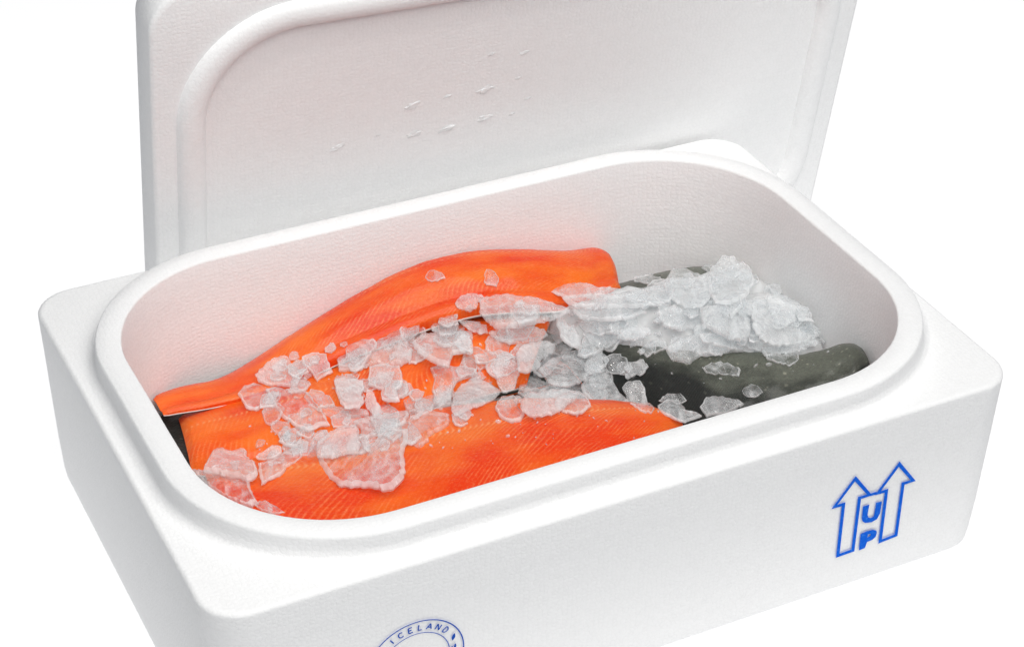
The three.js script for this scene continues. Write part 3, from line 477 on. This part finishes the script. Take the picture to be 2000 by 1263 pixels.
put(B_, 0, c6([[640, 560], [720, 520], [800, 540], [860, 520], [950, 560], [900, 620], [800, 590], [720, 600]]), { lift: 0.002 });
put(B_, 1, c6([[560, 740], [680, 735], [800, 790], [860, 820], [820, 850], [680, 820], [580, 790]]), { lift: 0.002 });
put(B_, 1, c6([[960, 830], [1050, 815], [1150, 820], [1240, 815], [1200, 860], [1080, 870], [980, 880]]), { lift: 0.002 });
put(B_, 1, c6([[330, 430], [240, 440], [120, 460], [60, 500], [160, 540], [280, 550], [370, 540]]), { lift: 0.001 });
// smaller chips that fill the band of ice between those traced above
{
  const inside = (x, y, P) => { let k = false; for (let i = 0, j = P.length - 1; i < P.length; j = i++) if ((P[i][1] > y) !== (P[j][1] > y) && x < (P[j][0] - P[i][0]) * (y - P[i][1]) / (P[j][1] - P[i][1]) + P[i][0]) k = !k; return k; };
  const band = [[470, 790], [560, 700], [700, 660], [820, 640], [900, 600], [1100, 575], [1230, 560], [1340, 540], [1460, 520], [1570, 590], [1630, 665], [1500, 690], [1300, 690], [1230, 740], [1140, 790], [980, 800], [860, 830], [740, 880], [600, 880], [430, 920], [400, 905], [520, 860]];
  const extra = [];
  for (let k = 0; k < 208;) {
    const x = mix(400, 1610, rnd()), y = mix(520, 920, rnd()); if (!inside(x, y, band) || (k >= 173 && x < 1240)) continue; k++;
    const R = (8 + 25 * rnd() ** 1.2) * (k > 173 ? 0.6 : 1), n = 7 + Math.floor(rnd() * 4), a0 = rnd() * 6, el = 0.55 + 0.35 * rnd(), tl = -0.35 + 0.5 * (rnd() - 0.5), P = [];
    for (let i = 0; i < n; i++) { const a = a0 + (i + 0.5 * (rnd() - 0.5)) / n * Math.PI * 2, q = R * (0.7 + 0.5 * rnd()), ex = Math.cos(a) * q, ey = Math.sin(a) * q * el; P.push([x + ex * Math.cos(tl) - ey * Math.sin(tl), y + ex * Math.sin(tl) + ey * Math.cos(tl)]); }
    extra.push([P, x > 1240 ? B_ : A_, rnd() < 0.5 ? 2 : 1, { lift: x > 1240 ? 0.003 * rnd() + 0.001 : 0.0005 }]);
  }
  chips.push(...extra);
}
const ON = {
  tail: ['over the dark fillet that lies under the orange tails', 'ice chips over the lowest dark fillet'], end: ['on the dark skinned fillet at the end of the box', 'ice chips on the buried dark fillet'],
  front: ['on the orange fillet along the printed front wall', 'ice chips on the front orange fillet'], middle: ['on the ice covered orange fillet in the middle', 'ice chips on the middle orange fillet'],
  olive: ['on the olive grey fish skin', 'ice chips on the olive fish skin'], top: ['on the top orange fillet along the back wall', 'ice chips on the top orange fillet'],
  heap: ['in the white heap between orange and olive fillets', 'ice chips in the heap'], bed: ['wedged in a gap between the fillets', 'ice chips between the fillets'],
};
for (const [pts, , mat, o] of chips) {
  const q = chip(pts, o); if (!q) continue; const [where, set] = ON[q.carries];
  tag(mesh('ice_chip', q.g, [iceMats[rnd() < 0.6 ? 4 : 0], iceMats[mat]]), `${q.size > 0.0125 ? 'large ' : q.size < 0.0062 ? 'small ' : ''}${['frosted white', 'milky', 'clear'][mat]} ice chip ${where}`, 'ice', set);
}

// loose crumbs of ice, too many to count
{
  const g = creased(new THREE.IcosahedronGeometry(0.0009, 1), 0.4), n = 220, cm = new THREE.MeshPhysicalMaterial({ color: iceMats[0].color, transmission: 0.75, roughness: 0.1, ior: 1.31, thickness: 0 }), im = new THREE.InstancedMesh(g, cm, n), M = new THREE.Matrix4(); let k = 0;
  im.name = 'ice_crumbs'; tag(im, 'tiny ice crumbs scattered over fish and ice', 'ice', null, 'stuff');
  while (k < n) { const px = mix(480, 1620, rnd()), py = mix(560, 880, rnd()); const mid = 905 - (px - 480) * 0.22, w = Math.abs(py - mid); if (w > 120 * rnd() + 30) continue; const q = hit(px, py); if (!q || q.y < 0.045 || q.y > 0.1 || (under === 'olive' && rnd() < 0.75)) continue; const s = 0.35 + 0.9 * rnd() ** 2; M.compose(q.add(V(0, 0.0004, 0)), new THREE.Quaternion().setFromEuler(new THREE.Euler(rnd() * 6, rnd() * 6, rnd() * 6)), V(s * (0.7 + rnd()), s * 0.7, s * (0.7 + rnd()))); im.setMatrixAt(k++, M); }
  scene.add(im);
}
// ice specks that stuck to the inside of the lid
{
  const inv = LID.clone().invert(), o = camera.position.clone().applyMatrix4(inv);
  for (const [px, py, w] of [[948, 175, 30], [806, 206, 30], [945, 231, 26], [808, 262, 28], [875, 250, 30], [657, 288, 24], [960, 106, 14], [1024, 103, 16], [1013, 152, 12], [1030, 192, 12], [875, 188, 14], [1000, 222, 12], [738, 264, 10]]) {
    const d = rayDir(px, py).transformDirection(inv), q = o.clone().addScaledVector(d, (0.0001 - o.z) / d.z), s = w * 0.00014;
    const g = new THREE.IcosahedronGeometry(1, 3), p = g.attributes.position; for (let i = 0; i < p.count; i++) { const x = p.getX(i), y = p.getY(i), z = p.getZ(i), f = 1 + 0.9 * N.noise(x * 1.3 + px, y * 1.3, z * 1.3) + 0.3 * N.noise(x * 3, y * 3 + px, z * 3); p.setXYZ(i, x * f, y * f * 0.42 + x * 0.28, z * f * 0.3); }
    g.scale(s, s, s * 0.42); g.translate(q.x, q.y, q.z); g.applyMatrix4(LID); g.computeVertexNormals(); g.deleteAttribute('uv');
    tag(mesh('ice_speck', g, iceMats[3]), 'tiny white ice speck stuck to the inner face of the lid', 'ice', 'ice specks on the lid');
  }
}
scene.traverse((o) => { if (o.isMesh) o.castShadow = o.receiveShadow = true; });
renderer.render(scene, camera);
